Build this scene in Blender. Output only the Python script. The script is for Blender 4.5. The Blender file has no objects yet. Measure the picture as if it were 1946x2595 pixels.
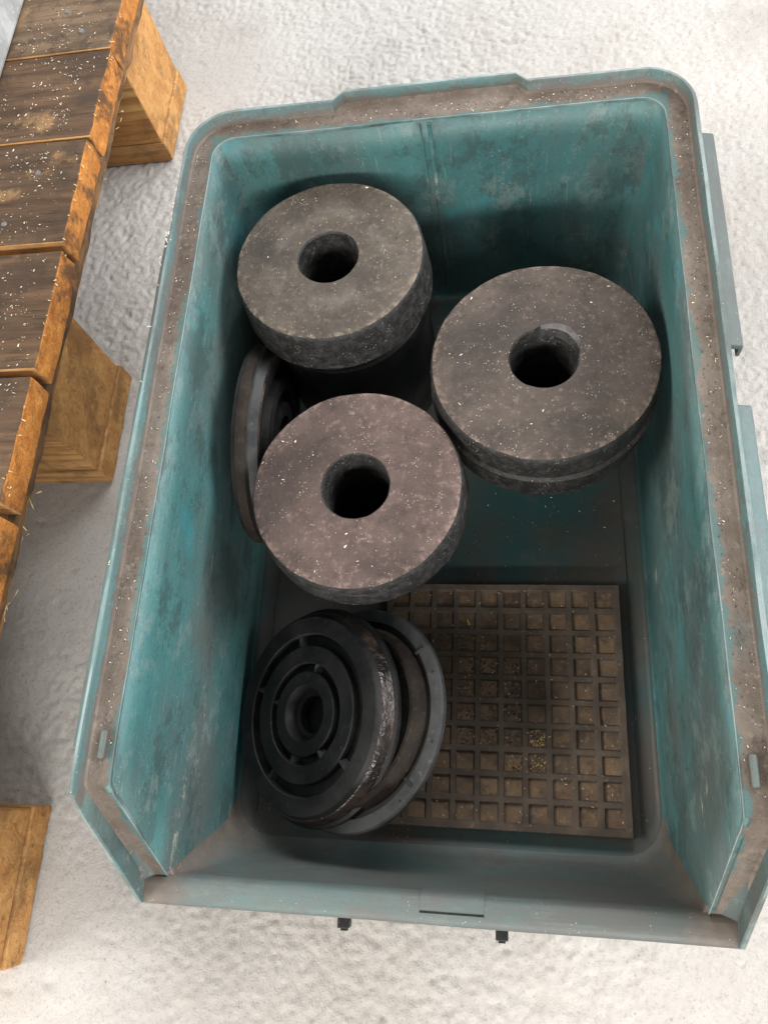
import bpy, bmesh, math, random
from math import sin, cos, pi, radians, sqrt, atan2
from mathutils import Vector, Matrix, noise as mnoise

# ------------------------------------------------------------------ camera, light, exposure
scene = bpy.context.scene
C = scene.collection
cam_data = bpy.data.cameras.new('camera')
cam = bpy.data.objects.new('camera', cam_data); C.objects.link(cam)
cam.location = (0.0481208, 0.0786151, 0.5442977)
cam.rotation_euler = (0.3678250, 0.1609481, 0.0477047)
cam_data.sensor_fit = 'HORIZONTAL'
cam_data.angle = 2 * math.atan(973.0 / 1925.88)
cam_data.clip_start = 0.01
cam_data.clip_end = 100.0
scene.camera = cam

world = bpy.data.worlds.new('World'); scene.world = world
world.use_nodes = True
bg = world.node_tree.nodes['Background']
bg.inputs['Color'].default_value = (1.0, 0.97, 0.94, 1)
bg.inputs['Strength'].default_value = 0.42

def area(name, loc, target, sx, sy, power, col):
    l = bpy.data.lights.new(name, 'AREA'); l.shape = 'RECTANGLE'; l.size = sx; l.size_y = sy
    l.energy = power; l.color = col
    o = bpy.data.objects.new(name, l); C.objects.link(o); o.location = loc
    d = Vector(target) - Vector(loc)
    o.rotation_euler = d.to_track_quat('-Z', 'Y').to_euler()
    return o
area('doorway_light', (2.8, 1.0, 1.95), (0.0, 0.3, 0.0), 2.2, 1.3, 190, (0.97, 0.98, 1.0))
area('front_window_light', (0.35, -2.5, 1.35), (0.0, 0.3, 0.0), 2.6, 0.45, 135, (1.0, 0.97, 0.93))
area('side_window_light', (-2.3, -0.3, 1.9), (0.0, 0.3, 0.0), 2.0, 1.0, 120, (1.0, 0.95, 0.89))
area('rear_window_light', (0.6, 2.9, 2.3), (0.0, 0.3, 0.0), 2.6, 1.2, 118, (0.98, 0.99, 1.0))

vs = scene.view_settings
vs.view_transform = 'Standard'
try: vs.look = 'None'
except Exception: pass
vs.exposure = 0.0; vs.gamma = 1.0
vs.use_curve_mapping = False
scene.render.engine = 'CYCLES'

RND = random.Random(7)

# ------------------------------------------------------------------ helpers
def mesh_obj(name, verts, faces, mats, parent=None, mi=None, smooth=None, loc=None):
    me = bpy.data.meshes.new(name)
    me.from_pydata([tuple(v) for v in verts], [], faces)
    for m in (mats if isinstance(mats, (list, tuple)) else [mats]): me.materials.append(m)
    if mi: me.polygons.foreach_set('material_index', mi)
    bm = bmesh.new(); bm.from_mesh(me); bmesh.ops.recalc_face_normals(bm, faces=bm.faces); bm.to_mesh(me); bm.free()
    if smooth is not None:
        me.polygons.foreach_set('use_smooth', [True] * len(me.polygons))
        me.set_sharp_from_angle(angle=radians(smooth))
    me.update()
    o = bpy.data.objects.new(name, me); C.objects.link(o)
    if parent: o.parent = parent
    if loc is not None: o.location = loc
    return o

def empty(name, loc=(0, 0, 0), rot=None):
    o = bpy.data.objects.new(name, None); C.objects.link(o); o.location = loc
    o.empty_display_size = 0.02
    if rot is not None: o.rotation_euler = rot
    return o

def tag(o, label=None, cat=None, group=None, kind=None):
    if label: o['label'] = label
    if cat: o['category'] = cat
    if group: o['group'] = group
    if kind: o['kind'] = kind
    return o

def bevel(o, w, seg=2, ang=35):
    m = o.modifiers.new('bevel', 'BEVEL'); m.width = w; m.segments = seg
    m.limit_method = 'ANGLE'; m.angle_limit = radians(ang)
    return o

def box_data(x0, x1, y0, y1, z0, z1):
    v = [(x0,y0,z0),(x1,y0,z0),(x1,y1,z0),(x0,y1,z0),(x0,y0,z1),(x1,y0,z1),(x1,y1,z1),(x0,y1,z1)]
    f = [(0,3,2,1),(4,5,6,7),(0,1,5,4),(1,2,6,5),(2,3,7,6),(3,0,4,7)]
    return v, f

def box(name, x0, x1, y0, y1, z0, z1, mat, parent=None, bv=0.0):
    v, f = box_data(x0, x1, y0, y1, z0, z1)
    o = mesh_obj(name, v, f, mat, parent)
    if bv: bevel(o, bv)
    return o

def lathe(name, prof, n, mats, parent=None, mi=None, smooth=32, wob=0.0, seed=0, warp=None, mfun=None):
    """closed profile of (r, h) revolved about Z; mi gives a material per profile segment"""
    v, f, m = [], [], []
    k = len(prof)
    for i in range(n):
        a = 2 * pi * i / n
        for j, (r, h) in enumerate(prof):
            rr, hh = r, h
            if warp: rr, hh = warp(j, a, r, h)
            p = Vector((rr * cos(a), rr * sin(a), hh))
            if wob:
                q = Vector((p.x * 60 + seed, p.y * 60, p.z * 60))
                rr += wob * mnoise.noise(q) + 0.5 * wob * mnoise.noise(q * 3.1)
                hh += 0.5 * wob * mnoise.noise(q * 1.7 + Vector((9, 0, 0)))
                p = Vector((rr * cos(a), rr * sin(a), hh))
            v.append(p)
    for i in range(n):
        i2 = (i + 1) % n
        for j in range(k):
            j2 = (j + 1) % k
            f.append((i * k + j, i2 * k + j, i2 * k + j2, i * k + j2))
            m.append(mfun(j, 2 * pi * (i + .5) / n) if mfun else (mi[j] if mi else 0))
    return mesh_obj(name, v, f, mats, parent, m, smooth)

# ------------------------------------------------------------------ material helpers
class NT:
    def __init__(s, name):
        s.m = bpy.data.materials.new(name); s.m.use_nodes = True
        s.t = s.m.node_tree; s.b = s.t.nodes['Principled BSDF']
        s.tc = s.t.nodes.new('ShaderNodeTexCoord')
    def n(s, t, **kw):
        x = s.t.nodes.new(t)
        for k, v in kw.items(): setattr(x, k, v)
        return x
    def l(s, a, b): s.t.links.new(a, b)
    def setin(s, sock, v):
        if hasattr(v, 'links') or isinstance(v, bpy.types.NodeSocket): s.l(v, sock)
        elif isinstance(v, tuple) and len(v) == 3 and sock.type == 'RGBA': sock.default_value = (*v, 1)
        else: sock.default_value = v
    def coord(s, scale=(1, 1, 1), loc=(0, 0, 0), rot=(0, 0, 0), src=None):
        mp = s.n('ShaderNodeMapping')
        mp.inputs['Scale'].default_value = scale; mp.inputs['Location'].default_value = (loc[0] + .7137, loc[1] + .4713, loc[2] + .2371); mp.inputs['Rotation'].default_value = rot
        s.l(src or s.tc.outputs['Object'], mp.inputs['Vector'])
        return mp.outputs['Vector']
    def base(s):
        if not hasattr(s, '_b'): s._b = s.coord()
        return s._b
    def noise(s, scale, detail=4, rough=0.55, vec=None, dist=0.0):
        x = s.n('ShaderNodeTexNoise'); x.inputs['Scale'].default_value = scale
        x.inputs['Detail'].default_value = detail; x.inputs['Roughness'].default_value = rough
        x.inputs['Distortion'].default_value = dist
        s.l(vec if vec is not None else s.base(), x.inputs['Vector'])
        return x.outputs['Fac']
    def voro(s, scale, vec=None, feature='F1', out='Distance', rand=1.0):
        x = s.n('ShaderNodeTexVoronoi', feature=feature); x.inputs['Scale'].default_value = scale
        x.inputs['Randomness'].default_value = rand
        s.l(vec if vec is not None else s.tc.outputs['Object'], x.inputs['Vector'])
        return x.outputs[out]
    def ramp(s, fac, a, b, lo=0.0, hi=1.0):
        x = s.n('ShaderNodeMapRange', interpolation_type='SMOOTHSTEP')
        x.inputs['From Min'].default_value = a; x.inputs['From Max'].default_value = b
        x.inputs['To Min'].default_value = lo; x.inputs['To Max'].default_value = hi
        s.l(fac, x.inputs['Value']); return x.outputs['Result']
    def math(s, op, a, b=None):
        x = s.n('ShaderNodeMath', operation=op)
        s.setin(x.inputs[0], a)
        if b is not None: s.setin(x.inputs[1], b)
        return x.outputs[0]
    def mix(s, fac, a, b, mode='MIX'):
        x = s.n('ShaderNodeMix', data_type='RGBA', blend_type=mode)
        s.setin(x.inputs[0], fac); s.setin(x.inputs[6], a); s.setin(x.inputs[7], b)
        return x.outputs[2]
    def sep(s, vec=None):
        x = s.n('ShaderNodeSeparateXYZ'); s.l(vec if vec is not None else s.tc.outputs['Object'], x.inputs[0]); return x.outputs
    def bump(s, h, dist, strength=1.0, prev=None):
        x = s.n('ShaderNodeBump'); x.inputs['Distance'].default_value = dist; x.inputs['Strength'].default_value = strength
        s.l(h, x.inputs['Height'])
        if prev is not None: s.l(prev, x.inputs['Normal'])
        return x.outputs['Normal']
    def done(s, col, rough=0.6, normal=None, spec=0.5, metal=0.0, coat=0.0):
        s.setin(s.b.inputs['Base Color'], col); s.setin(s.b.inputs['Roughness'], rough)
        s.setin(s.b.inputs['Specular IOR Level'], spec); s.setin(s.b.inputs['Metallic'], metal)
        if coat: s.b.inputs['Coat Weight'].default_value = coat
        if normal is not None: s.l(normal, s.b.inputs['Normal'])
        return s.m

# ---- concrete
def m_concrete():
    t = NT('concrete')
    big = t.noise(2.2, 5, 0.6)
    mid = t.noise(14, 6, 0.6)
    col = t.mix(t.ramp(big, .3, .7), (.3766, .3513, .3233), (.4444, .4316, .413))
    col = t.mix(t.ramp(mid, .45, .75, 0, .45), col, (.3047, .2793, .2539))
    pits = t.noise(420, 4, .7)
    col = t.mix(t.ramp(pits, .50, .68, 0, .45), col, (.2539, .2285, .2031))
    col = t.mix(t.ramp(t.noise(60, 6, .7, t.coord(loc=(3, 3, 0))), .60, .74, 0, .5), col, (.2285, .2031, .1777))
    col = t.mix(t.ramp(t.voro(95, t.coord(loc=(1, 2, 0))), .11, .05, 0, .45), col, (.1693, .1481, .1269))
    # stains
    st = t.noise(7, 3, .5, t.coord(loc=(3.3, 1.2, 0)))
    col = t.mix(t.ramp(st, .66, .8, 0, .4), col, (.2793, .237, .1988))
    worm = t.noise(300, 8, .78, t.coord(scale=(1.0, .75, 1)))
    area_ = t.ramp(t.noise(3.1, 2, .5, t.coord(loc=(.4, 2.1, 0))), .35, .62, .15, .9)
    h = t.math('ADD', t.math('MULTIPLY', t.ramp(worm, .3, .75), area_), t.math('MULTIPLY', t.noise(90, 7, .72), .7))
    n1 = t.bump(h, .0016, .6)
    n2 = t.bump(t.noise(900, 3, .6), .0007, .6, n1)
    return t.done(col, t.ramp(mid, .3, .8, .7, .9), n2, .08)

# ---- bin plastic
def m_plastic(name, ax='y', grime=0.5, dusty=0.0, pale=0.0, ends=False, foot=False):
    HR_ = .1928
    t = NT(name)
    def A(k): return {'y': (1, k, 1), 'z': (1, 1, k), 'x': (k, 1, 1)}[ax]
    n1 = t.noise(9, 6, .6, t.coord(scale=A(.6)))
    n2 = t.noise(34, 6, .65, t.coord(scale=A(.45), loc=(1.3, .2, .7)))
    col = t.mix(t.ramp(n1, .3, .7), (.0300, .090, .0915), (.0520, .150, .148))
    fresh = t.noise(19, 3, .45, t.coord(scale=A(.7), loc=(5.1, 3.3, .2)), .4)
    col = t.mix(t.ramp(fresh, .62, .73, 0, .38), col, (.0176, .208, .248))
    g = t.noise(7.5, 9, .70, t.coord(loc=(2.2, 7.7, 1.1), scale=A(.55)))
    col = t.mix(t.ramp(g, .52 - .22 * grime, .76 - .22 * grime, 0, .9 * min(1, grime * 1.7)), col, (.068, .0672, .0608))
    gk = t.noise(26, 10, .78, t.coord(loc=(6.2, 1.7, 4.1), scale=A(.7)))
    col = t.mix(t.ramp(gk, .51, .58, 0, .55), col, (.0272, .0448, .044))
    sc2 = t.noise(34, 10, .80, t.coord(loc=(1.2, 9.7, 2.1), scale=A(.7)))
    col = t.mix(t.ramp(sc2, .535, .60, 0, .5), col, (.12, .16, .152))
    sc = t.noise(420, 6, .75, t.coord(scale=A(.06)))
    col = t.mix(t.math('MULTIPLY', t.ramp(sc, .56, .66, 0, .4), t.ramp(n2, .4, .6)), col, (.16, .224, .216))
    col = t.mix(t.math('MULTIPLY', t.ramp(t.noise(380, 6, .75, t.coord(scale=A(.08), loc=(4, 1, 2))), .57, .66, 0, .4), t.ramp(n1, .4, .6)), col, (.016, .036, .0384))
    sm = t.noise(16, 8, .75, t.coord(scale=A(.5), loc=(8.4, 2.9, 3.1)), .3)
    smf = t.math('MULTIPLY', t.ramp(sm, .635, .67), t.ramp(sc2, .44, .54))
    col = t.mix(t.math('MULTIPLY', smf, .8), col, (.288, .256, .208))
    grit = t.noise(560, 4, .75)
    col = t.mix(t.ramp(grit, .54, .66, 0, .5), col, (.036, .04, .0368))
    if foot:
        sz = t.sep(); zz = t.math('SUBTRACT', sz[2], t.math('MULTIPLY', t.math('SUBTRACT', t.noise(70, 7, .75), .42), .016))
        col = t.mix(t.math('MULTIPLY', t.ramp(zz, HR_ + .0034, HR_ + .0010, 0, .85), t.ramp(sz[2], HR_ - .004, HR_ - .001)), col, t.mix(t.noise(120, 5, .7), (.036, .0288, .024), (.112, .092, .076)))
    if dusty: col = t.mix(t.ramp(gk, .25, .7, dusty * .35, dusty), col, (.088, .083, .076))
    if pale: col = t.mix(t.ramp(n2, .35, .65, 0, pale), col, (.288, .352, .352))
    if ends:
        sx = t.math('ADD', t.math('ABSOLUTE', t.sep()[0]), t.math('MULTIPLY', t.math('SUBTRACT', t.noise(60, 6, .7), .5), .05))
        col = t.mix(t.ramp(sx, .122, .142, 0, .92), col, t.mix(t.noise(90, 5, .7), (.048, .036, .0288), (.16, .132, .108)))
    sp = t.voro(420)
    spm = t.math('MULTIPLY', t.ramp(sp, .13, .08), t.ramp(t.noise(60, 2), .5, .62))
    col = t.mix(t.math('MULTIPLY', spm, .7), col, (.44, .44, .4))
    nb = t.bump(sc, .0006, .5)
    nb = t.bump(n2, .0012, .4, nb)
    return t.done(col, t.ramp(g, .3, .7, .42, .66), nb, .42)

def m_ledge():
    t = NT('ledge_grime')
    n = t.noise(22, 6, .65); n2 = t.noise(260, 4, .7); n3 = t.noise(70, 5, .7)
    col = t.mix(t.ramp(n, .3, .7), (.0864, .0662, .0533), (.1548, .1296, .108))
    col = t.mix(t.ramp(n3, .52, .75, 0, .7), col, (.0396, .0302, .0252))
    col = t.mix(t.ramp(n2, .55, .75, 0, .6), col, (.2448, .2088, .1728))
    col = t.mix(t.ramp(t.noise(12, 3, .5, t.coord(loc=(4, 4, 1))), .68, .76, 0, .6), col, (.036, .108, .1152))
    s_ = t.sep()
    din = t.math('MAXIMUM', t.math('SUBTRACT', t.math('ABSOLUTE', s_[0]), .1391), t.math('SUBTRACT', s_[1], .4736))
    din = t.math('SUBTRACT', din, t.math('MULTIPLY', t.math('SUBTRACT', t.noise(48, 8, .75, t.coord(loc=(2, 6, 1))), .47), .022))
    col = t.mix(t.ramp(din, .0026, .0006, 0, .75), col, t.mix(n, (.030, .105, .108), (.085, .13, .125)))
    nb = t.bump(t.math('ADD', n2, n3), .0012, .7)
    return t.done(col, .9, nb, .2)

def m_binfloor():
    t = NT('bin_floor_grime')
    n = t.noise(11, 6, .62); n2 = t.noise(70, 5, .6); s = t.sep()
    col = t.mix(t.ramp(n, .38, .62), (.0202, .0582, .0582), (.0504, .0448, .0381))
    col = t.mix(t.ramp(n2, .5, .8, 0, .5), col, (.084, .0762, .065))
    sp = t.voro(300)
    spm = t.math('MULTIPLY', t.ramp(sp, .12, .07), t.ramp(t.noise(40, 2), .5, .62))
    col = t.mix(spm, col, (.336, .3136, .2688))
    return t.done(col, .55, t.bump(n2, .0008, .5), .4)

# ---- rubber
def m_rubber(name, dust, dust2, dark=(.012, .0115, .011), amount=.85, speck=.8, ringmark=0.0, rough=.6, R=.065):
    t = NT(name)
    g = t.n('ShaderNodeNewGeometry')
    vt = t.n('ShaderNodeVectorTransform', vector_type='NORMAL', convert_from='WORLD', convert_to='OBJECT')
    t.l(g.outputs['Normal'], vt.inputs[0])
    nz = t.sep(vt.outputs[0])[2]
    up = t.ramp(nz, .55, .95)
    n = t.noise(38, 6, .65); n2 = t.noise(240, 5, .7); n3 = t.noise(150, 5, .75, t.coord(loc=(3, 1, 4)))
    dcol = t.mix(t.ramp(n, .35, .68), dust, dust2)
    dcol = t.mix(t.ramp(n2, .52, .72, 0, .75), dcol, tuple(min(1, c * 2.2) for c in dust2))
    dcol = t.mix(t.ramp(n3, .54, .74, 0, .7), dcol, tuple(c * .4 for c in dust))
    big = t.noise(14, 4, .6, t.coord(loc=(1, 8, 2)))
    dcol = t.mix(t.ramp(big, .5, .68, 0, .6), dcol, tuple(c * .42 for c in dust))
    if ringmark:
        s = t.sep(); r = t.math('SQRT', t.math('ADD', t.math('MULTIPLY', s[0], s[0]), t.math('MULTIPLY', s[1], s[1])))
        rm = t.math('MULTIPLY', t.ramp(r, .026, .034), t.ramp(r, .044, .036))
        rm = t.math('MULTIPLY', rm, t.ramp(n, .4, .6))
        dcol = t.mix(t.math('MULTIPLY', rm, ringmark), dcol, (.22, .20, .17))
    dk = t.mix(t.ramp(n3, .4, .75), dark, tuple(c * 3.0 for c in dark))
    f = t.math('MULTIPLY', up, t.ramp(n, .15, .5, amount * .75, amount))
    side = t.ramp(n2, .54, .75, 0, .22)
    col = t.mix(side, dk, tuple(c * .8 for c in dust))
    col = t.mix(f, col, dcol)
    so = t.sep(); ro = t.math('SQRT', t.math('ADD', t.math('MULTIPLY', so[0], so[0]), t.math('MULTIPLY', so[1], so[1])))
    wr = t.math('MULTIPLY', t.ramp(ro, R - .0065, R - .0008), t.ramp(t.noise(170, 6, .75, t.coord(loc=(2, 7, 5))), .47, .60))
    col = t.mix(t.math('MULTIPLY', t.math('MULTIPLY', wr, up), .75), col, tuple(min(1, c * 2.3) for c in dust2))
    sc = t.noise(90, 3, .6, t.coord(scale=(.12, 1.6, 1), rot=(0, 0, .9)))
    col = t.mix(t.ramp(sc, .66, .74, 0, .35), col, tuple(min(1, c * 1.8) for c in dust2))
    sp = t.voro(520)
    spm = t.math('MULTIPLY', t.ramp(sp, .16, .10), t.ramp(t.noise(90, 3), .50, .60))
    col = t.mix(t.math('MULTIPLY', spm, speck), col, (.50, .46, .38))
    nb = t.bump(t.noise(420, 5, .75), .0008, .8); nb = t.bump(n3, .0012, .6, nb)
    rg = t.math('ADD', t.math('MULTIPLY', f, .18), t.ramp(n3, .3, .7, rough - .12, rough + .06))
    return t.done(col, rg, nb, .32)

def m_simple(name, a, b, scale=60, rough=.5, bumpd=.0004, spec=.5, coat=0.0):
    t = NT(name)
    n = t.noise(scale, 5, .65); n2 = t.noise(scale * 5, 4, .7)
    col = t.mix(t.ramp(n, .35, .68), a, b)
    col = t.mix(t.ramp(n2, .58, .76, 0, .5), col, tuple(min(1, c * 2.4 + .02) for c in b))
    return t.done(col, t.ramp(n, .3, .7, rough - .1, rough + .15), t.bump(n2, bumpd, .6), spec, 0, coat)

def m_sticky():
    t = NT('tarry_rubber_edge')
    n = t.noise(55, 6, .7); n2 = t.noise(190, 5, .75)
    col = t.mix(t.ramp(n, .4, .65), (.012, .010, .009), (.040, .024, .018))
    col = t.mix(t.ramp(n2, .6, .74, 0, .5), col, (.16, .13, .10))
    nb = t.bump(t.noise(120, 3, .55), .0022, .9)
    return t.done(col, t.ramp(n, .35, .65, .22, .5), nb, .5, 0, .15)

# ---- wood
def m_wood(name, a, b, c, axis='x', scale=1.0, spot=.0, end=False, wear=0.0, rings=0.0):
    t = NT(name)
    oi = t.n('ShaderNodeObjectInfo')
    off = t.n('ShaderNodeVectorMath', operation='MULTIPLY_ADD')
    cmb = t.n('ShaderNodeCombineXYZ')
    t.l(oi.outputs['Random'], cmb.inputs[0]); t.l(oi.outputs['Random'], cmb.inputs[1]); t.l(oi.outputs['Random'], cmb.inputs[2])
    off.inputs[1].default_value = (7.3, 5.1, 9.7)
    t.l(cmb.outputs[0], off.inputs[0]); t.l(t.tc.outputs['Object'], off.inputs[2])
    src = off.outputs[0]
    sx = {'x': (.09, 1, 1), 'y': (1, .09, 1), 'z': (1, 1, .09)}[axis]
    if end: sx = (1, 1, 1)
    v = t.coord(scale=sx, src=src)
    gr = t.noise(95 * scale, 6, .65, v, .6)
    gr2 = t.noise(330 * scale, 4, .7, v)
    band = t.noise(26 * scale, 3, .5, v, 1.2)
    col = t.mix(t.ramp(gr, .32, .68), a, b)
    if rings:
        w = t.n('ShaderNodeTexWave', wave_type='BANDS', bands_direction='Z', wave_profile='SAW')
        w.inputs['Scale'].default_value = rings; w.inputs['Distortion'].default_value = 7.0; w.inputs['Detail'].default_value = 3
        w.inputs['Detail Scale'].default_value = 1.2
        t.l(t.coord(scale=sx, src=src), w.inputs['Vector'])
        col = t.mix(t.ramp(w.outputs['Fac'], .35, 1.0, 0, .6), col, c)
    col = t.mix(t.ramp(band, .50, .66, 0, .5), col, c)
    col = t.mix(t.ramp(gr2, .52, .70, 0, .7), col, tuple(x * .42 for x in a))
    if wear:
        w = t.noise(19, 5, .65, t.coord(src=src, loc=(2, 5, 1)))
        col = t.mix(t.ramp(w, .58, .70, 0, wear), col, (.34, .20, .085))
    if spot:
        w = t.noise(24, 5, .7, t.coord(src=src, loc=(7, 3, 2)))
        col = t.mix(t.ramp(w, .48, .62, 0, spot), col, (.040, .027, .018))
    nb = t.bump(t.math('ADD', gr, t.math('MULTIPLY', gr2, .6)), .0016 if not end else .002, .8)
    return t.done(col, .78, nb, .25)

M = {}
M['concrete'] = m_concrete()
M['teal'] = m_plastic('teal_plastic')
M['teal_back'] = m_plastic('teal_plastic_back', 'z')
M['teal_front'] = m_plastic('teal_plastic_dusty', 'x', grime=.6, dusty=.85, ends=True)
M['teal_lip'] = m_plastic('teal_plastic_lip', grime=.5, dusty=.42, foot=True)
M['teal_worn'] = m_plastic('teal_plastic_worn_edge', grime=.55, pale=.45, dusty=.4)
M['teal_out'] = m_plastic('teal_plastic_outside', grime=.5, dusty=.6)
M['pad'] = m_simple('black_rubber', (.0072, .0072, .0072), (.0152, .0148, .0144), 45, .5, .0004, .22)
M['ledge'] = m_ledge()
M['binfloor'] = m_binfloor()
M['weathered'] = m_wood('weathered_wood', (.0554, .0309, .0171), (.12, .0698, .0384), (.048, .0315, .0193), 'x', spot=.7, wear=.55)
M['weathered_pale'] = m_wood('weathered_pale_wood', (.0897, .0581, .0351), (.1794, .1163, .0702), (.069, .049, .0324), 'x', spot=.75, wear=.6)
M['endgrain'] = m_wood('orange_end_grain', (.3588, .1287, .025), (.4836, .2028, .0468), (.2184, .0741, .0172), 'x', 1.3, spot=.8, end=True)
M['fresh_y'] = m_wood('orange_pine_side', (.3588, .1794, .0624), (.4836, .2808, .117), (.2028, .0897, .0312), 'y', spot=.6)
M['stained_y'] = m_wood('stained_pine_edge', (.1248, .0663, .0312), (.234, .1248, .0546), (.0663, .0351, .0195), 'y', spot=.7)
M['fresh_x'] = m_wood('pine_board', (.39, .2106, .078), (.5148, .312, .1326), (.2496, .1092, .0351), 'x', spot=.35, rings=30)
M['block'] = m_wood('pine_block', (.4056, .2106, .0702), (.5304, .312, .1248), (.234, .0858, .025), 'x', spot=.35, rings=26)
M['block_end'] = m_wood('pine_block_end', (.4056, .195, .0624), (.5148, .2808, .1014), (.2652, .117, .0351), 'x', .8, spot=.35, end=True)
M['nail'] = m_simple('nail_steel', (.0875, .0875, .091), (.147, .147, .1505), 200, .4, .0003)

# ------------------------------------------------------------------ ground
import numpy as np
def value_noise(x, y, wl, seed):
    u, v = x / wl, y / wl
    i, j = np.floor(u).astype(np.int64), np.floor(v).astype(np.int64)
    fu, fv = u - i, v - j
    fu = fu * fu * (3 - 2 * fu); fv = fv * fv * (3 - 2 * fv)
    def h(a, b):
        n = (a * 374761393 + b * 668265263 + seed * 974634777) & 0xffffffff
        n = ((n ^ (n >> 13)) * 1274126177) & 0xffffffff
        n = n ^ (n >> 16)
        return (n & 0xffff) / 65535.0 * 2 - 1
    return (h(i, j) * (1 - fu) + h(i + 1, j) * fu) * (1 - fv) + (h(i, j + 1) * (1 - fu) + h(i + 1, j + 1) * fu) * fv
GX0, GX1, GY0, GY1, GS = -.66, .42, -.16, 1.04, .0016
nx = int((GX1 - GX0) / GS) + 1; ny = int((GY1 - GY0) / GS) + 1
xx, yy = np.meshgrid(np.linspace(GX0, GX1, nx), np.linspace(GY0, GY1, ny))
ca, sa = cos(.6), sin(.6)
xr, yr = xx * ca - yy * sa, xx * sa + yy * ca
zz = .16 * value_noise(xr, yr * .8, .0105, 1) + .34 * value_noise(xr * ca + yr * sa, yr * ca - xr * sa, .0052, 2) + .62 * value_noise(xx, yy, .0033, 3)
cov = np.clip(.62 + .9 * value_noise(xr, yr, .23, 5) + .4 * value_noise(xr, yr, .07, 6), .22, 1.15)
zz = np.minimum(zz, .55) * cov * .00135
pit = np.clip(value_noise(xr, yr, .021, 8) - .62, 0, 1) * np.clip(value_noise(xx, yy, .006, 9) + .3, 0, 1)
zz = zz - .005 * pit
zz = zz - .0008
edge = np.minimum(np.minimum(xx - GX0, GX1 - xx), np.minimum(yy - GY0, GY1 - yy)) / .01
zz = zz * np.clip(edge, 0, 1)
gverts = np.stack([xx, yy, zz], -1).reshape(-1, 3)
ii = (np.arange(ny - 1)[:, None] * nx + np.arange(nx - 1)[None, :]).reshape(-1)
quads = np.stack([ii, ii + 1, ii + nx + 1, ii + nx], -1)
nv = len(gverts); S = 2.8
extra = np.array([(-S, -S, 0), (S, -S, 0), (S, S, 0), (-S, S, 0)], float)
c00, c10, c11, c01 = 0, nx - 1, nx * ny - 1, nx * (ny - 1)
quads = np.concatenate([quads, np.array([(nv, nv + 1, c10, c00), (nv + 1, nv + 2, c11, c10), (nv + 2, nv + 3, c01, c11), (nv + 3, nv, c00, c01)])])
gverts = np.concatenate([gverts, extra])
gme = bpy.data.meshes.new('ground')
gme.vertices.add(len(gverts)); gme.vertices.foreach_set('co', gverts.astype(np.float32).ravel())
gme.loops.add(len(quads) * 4); gme.loops.foreach_set('vertex_index', quads.astype(np.int32).ravel())
gme.polygons.add(len(quads)); gme.polygons.foreach_set('loop_start', np.arange(0, len(quads) * 4, 4, dtype=np.int32))
gme.polygons.foreach_set('use_smooth', np.ones(len(quads), dtype=bool))
gme.update(calc_edges=True); gme.validate()
gme.materials.append(M['concrete'])
ground = bpy.data.objects.new('ground', gme); C.objects.link(ground)
tag(ground, 'rough whitish concrete floor under the bin and the pallet', 'floor', kind='structure')

# ------------------------------------------------------------------ storage bin
WI, YB, HR = .1391, .4736, .1928           # inner half width, inner back, ledge height
YS, YE, HF, YFR = .0775, .0347, .1138, .0193
bin_ = tag(empty('storage_bin'), 'teal green plastic open-fronted storage bin with grimy rim', 'bin')

def lerp_tab(tab, z):
    for (z0, a0), (z1, a1) in zip(tab, tab[1:]):
        if z <= z1: return a0 + (a1 - a0) * max(0, (z - z0)) / (z1 - z0)
    return tab[-1][1]
W_T = [(.012, .1345), (.0135, .1372), (.017, .1386), (.022, .1391), (.2, .1391)]
F_T = [(.012, .0600), (.0130, .0545), (.016, .0490), (.022, .0440), (.032, .0405), (.060, .0370), (.104, .0338), (.2, .0335)]
B_T = [(.012, .4690), (.0135, .4717), (.017, .4731), (.022, .4736), (.2, .4736)]
RF_T = [(.012, .026), (.03, .020), (.08, .010), (.104, .0035), (.2, .0035)]
RB = .014
NF, NC, NS, NB = 22, 6, 16, 24
def yslope(z): return YE + (YS - YE) * (z - HF) / (HR - HF)
def loop(z):
    w, yf, yb, rf = lerp_tab(W_T, z), lerp_tab(F_T, z), lerp_tab(B_T, z), lerp_tab(RF_T, z)
    P = []
    for i in range(NF // 2): P.append((w - rf) * i / (NF // 2)); 
    pts = [Vector((x, yf, z)) for x in P]
    for i in range(NC): a = -pi / 2 + (pi / 2) * i / NC; pts.append(Vector((w - rf + rf * cos(a), yf + rf + rf * sin(a), z)))
    i_side = len(pts)
    ys = yf + rf if z <= HF else yslope(z)
    for i in range(NS): pts.append(Vector((w, ys + (yb - RB - ys) * i / NS, z)))
    for i in range(NC): a = (pi / 2) * i / NC; pts.append(Vector((w - RB + RB * cos(a), yb - RB + RB * sin(a), z)))
    for i in range(NB): pts.append(Vector((w - RB - 2 * (w - RB) * i / NB, yb, z)))
    for i in range(NC): a = pi / 2 + (pi / 2) * i / NC; pts.append(Vector((-w + RB + RB * cos(a), yb - RB + RB * sin(a), z)))
    for i in range(NS + 1): pts.append(Vector((-w, yb - RB + (ys - yb + RB) * i / NS, z)))
    i_end = len(pts)
    for i in range(1, NC + 1): a = pi + (pi / 2) * i / NC; pts.append(Vector((-w + rf + rf * cos(a), yf + rf + rf * sin(a), z)))
    for i in range(1, NF // 2): pts.append(Vector((-(w - rf) + (w - rf) * i / (NF // 2), yf, z)))
    return pts, i_side, i_end
zs = [.012, .0130, .0145, .017, .020, .025, .032, .045, .065, .085, .104, .1100]
zu = [.115, .130, .150, .170, HR - .0012]
V, Fc, MI = [], [], []
rows = []
for z in zs + zu:
    pts, i0, i1 = loop(z); base = len(V); V += pts; rows.append((base, len(pts)))
NP = rows[0][1]
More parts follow.
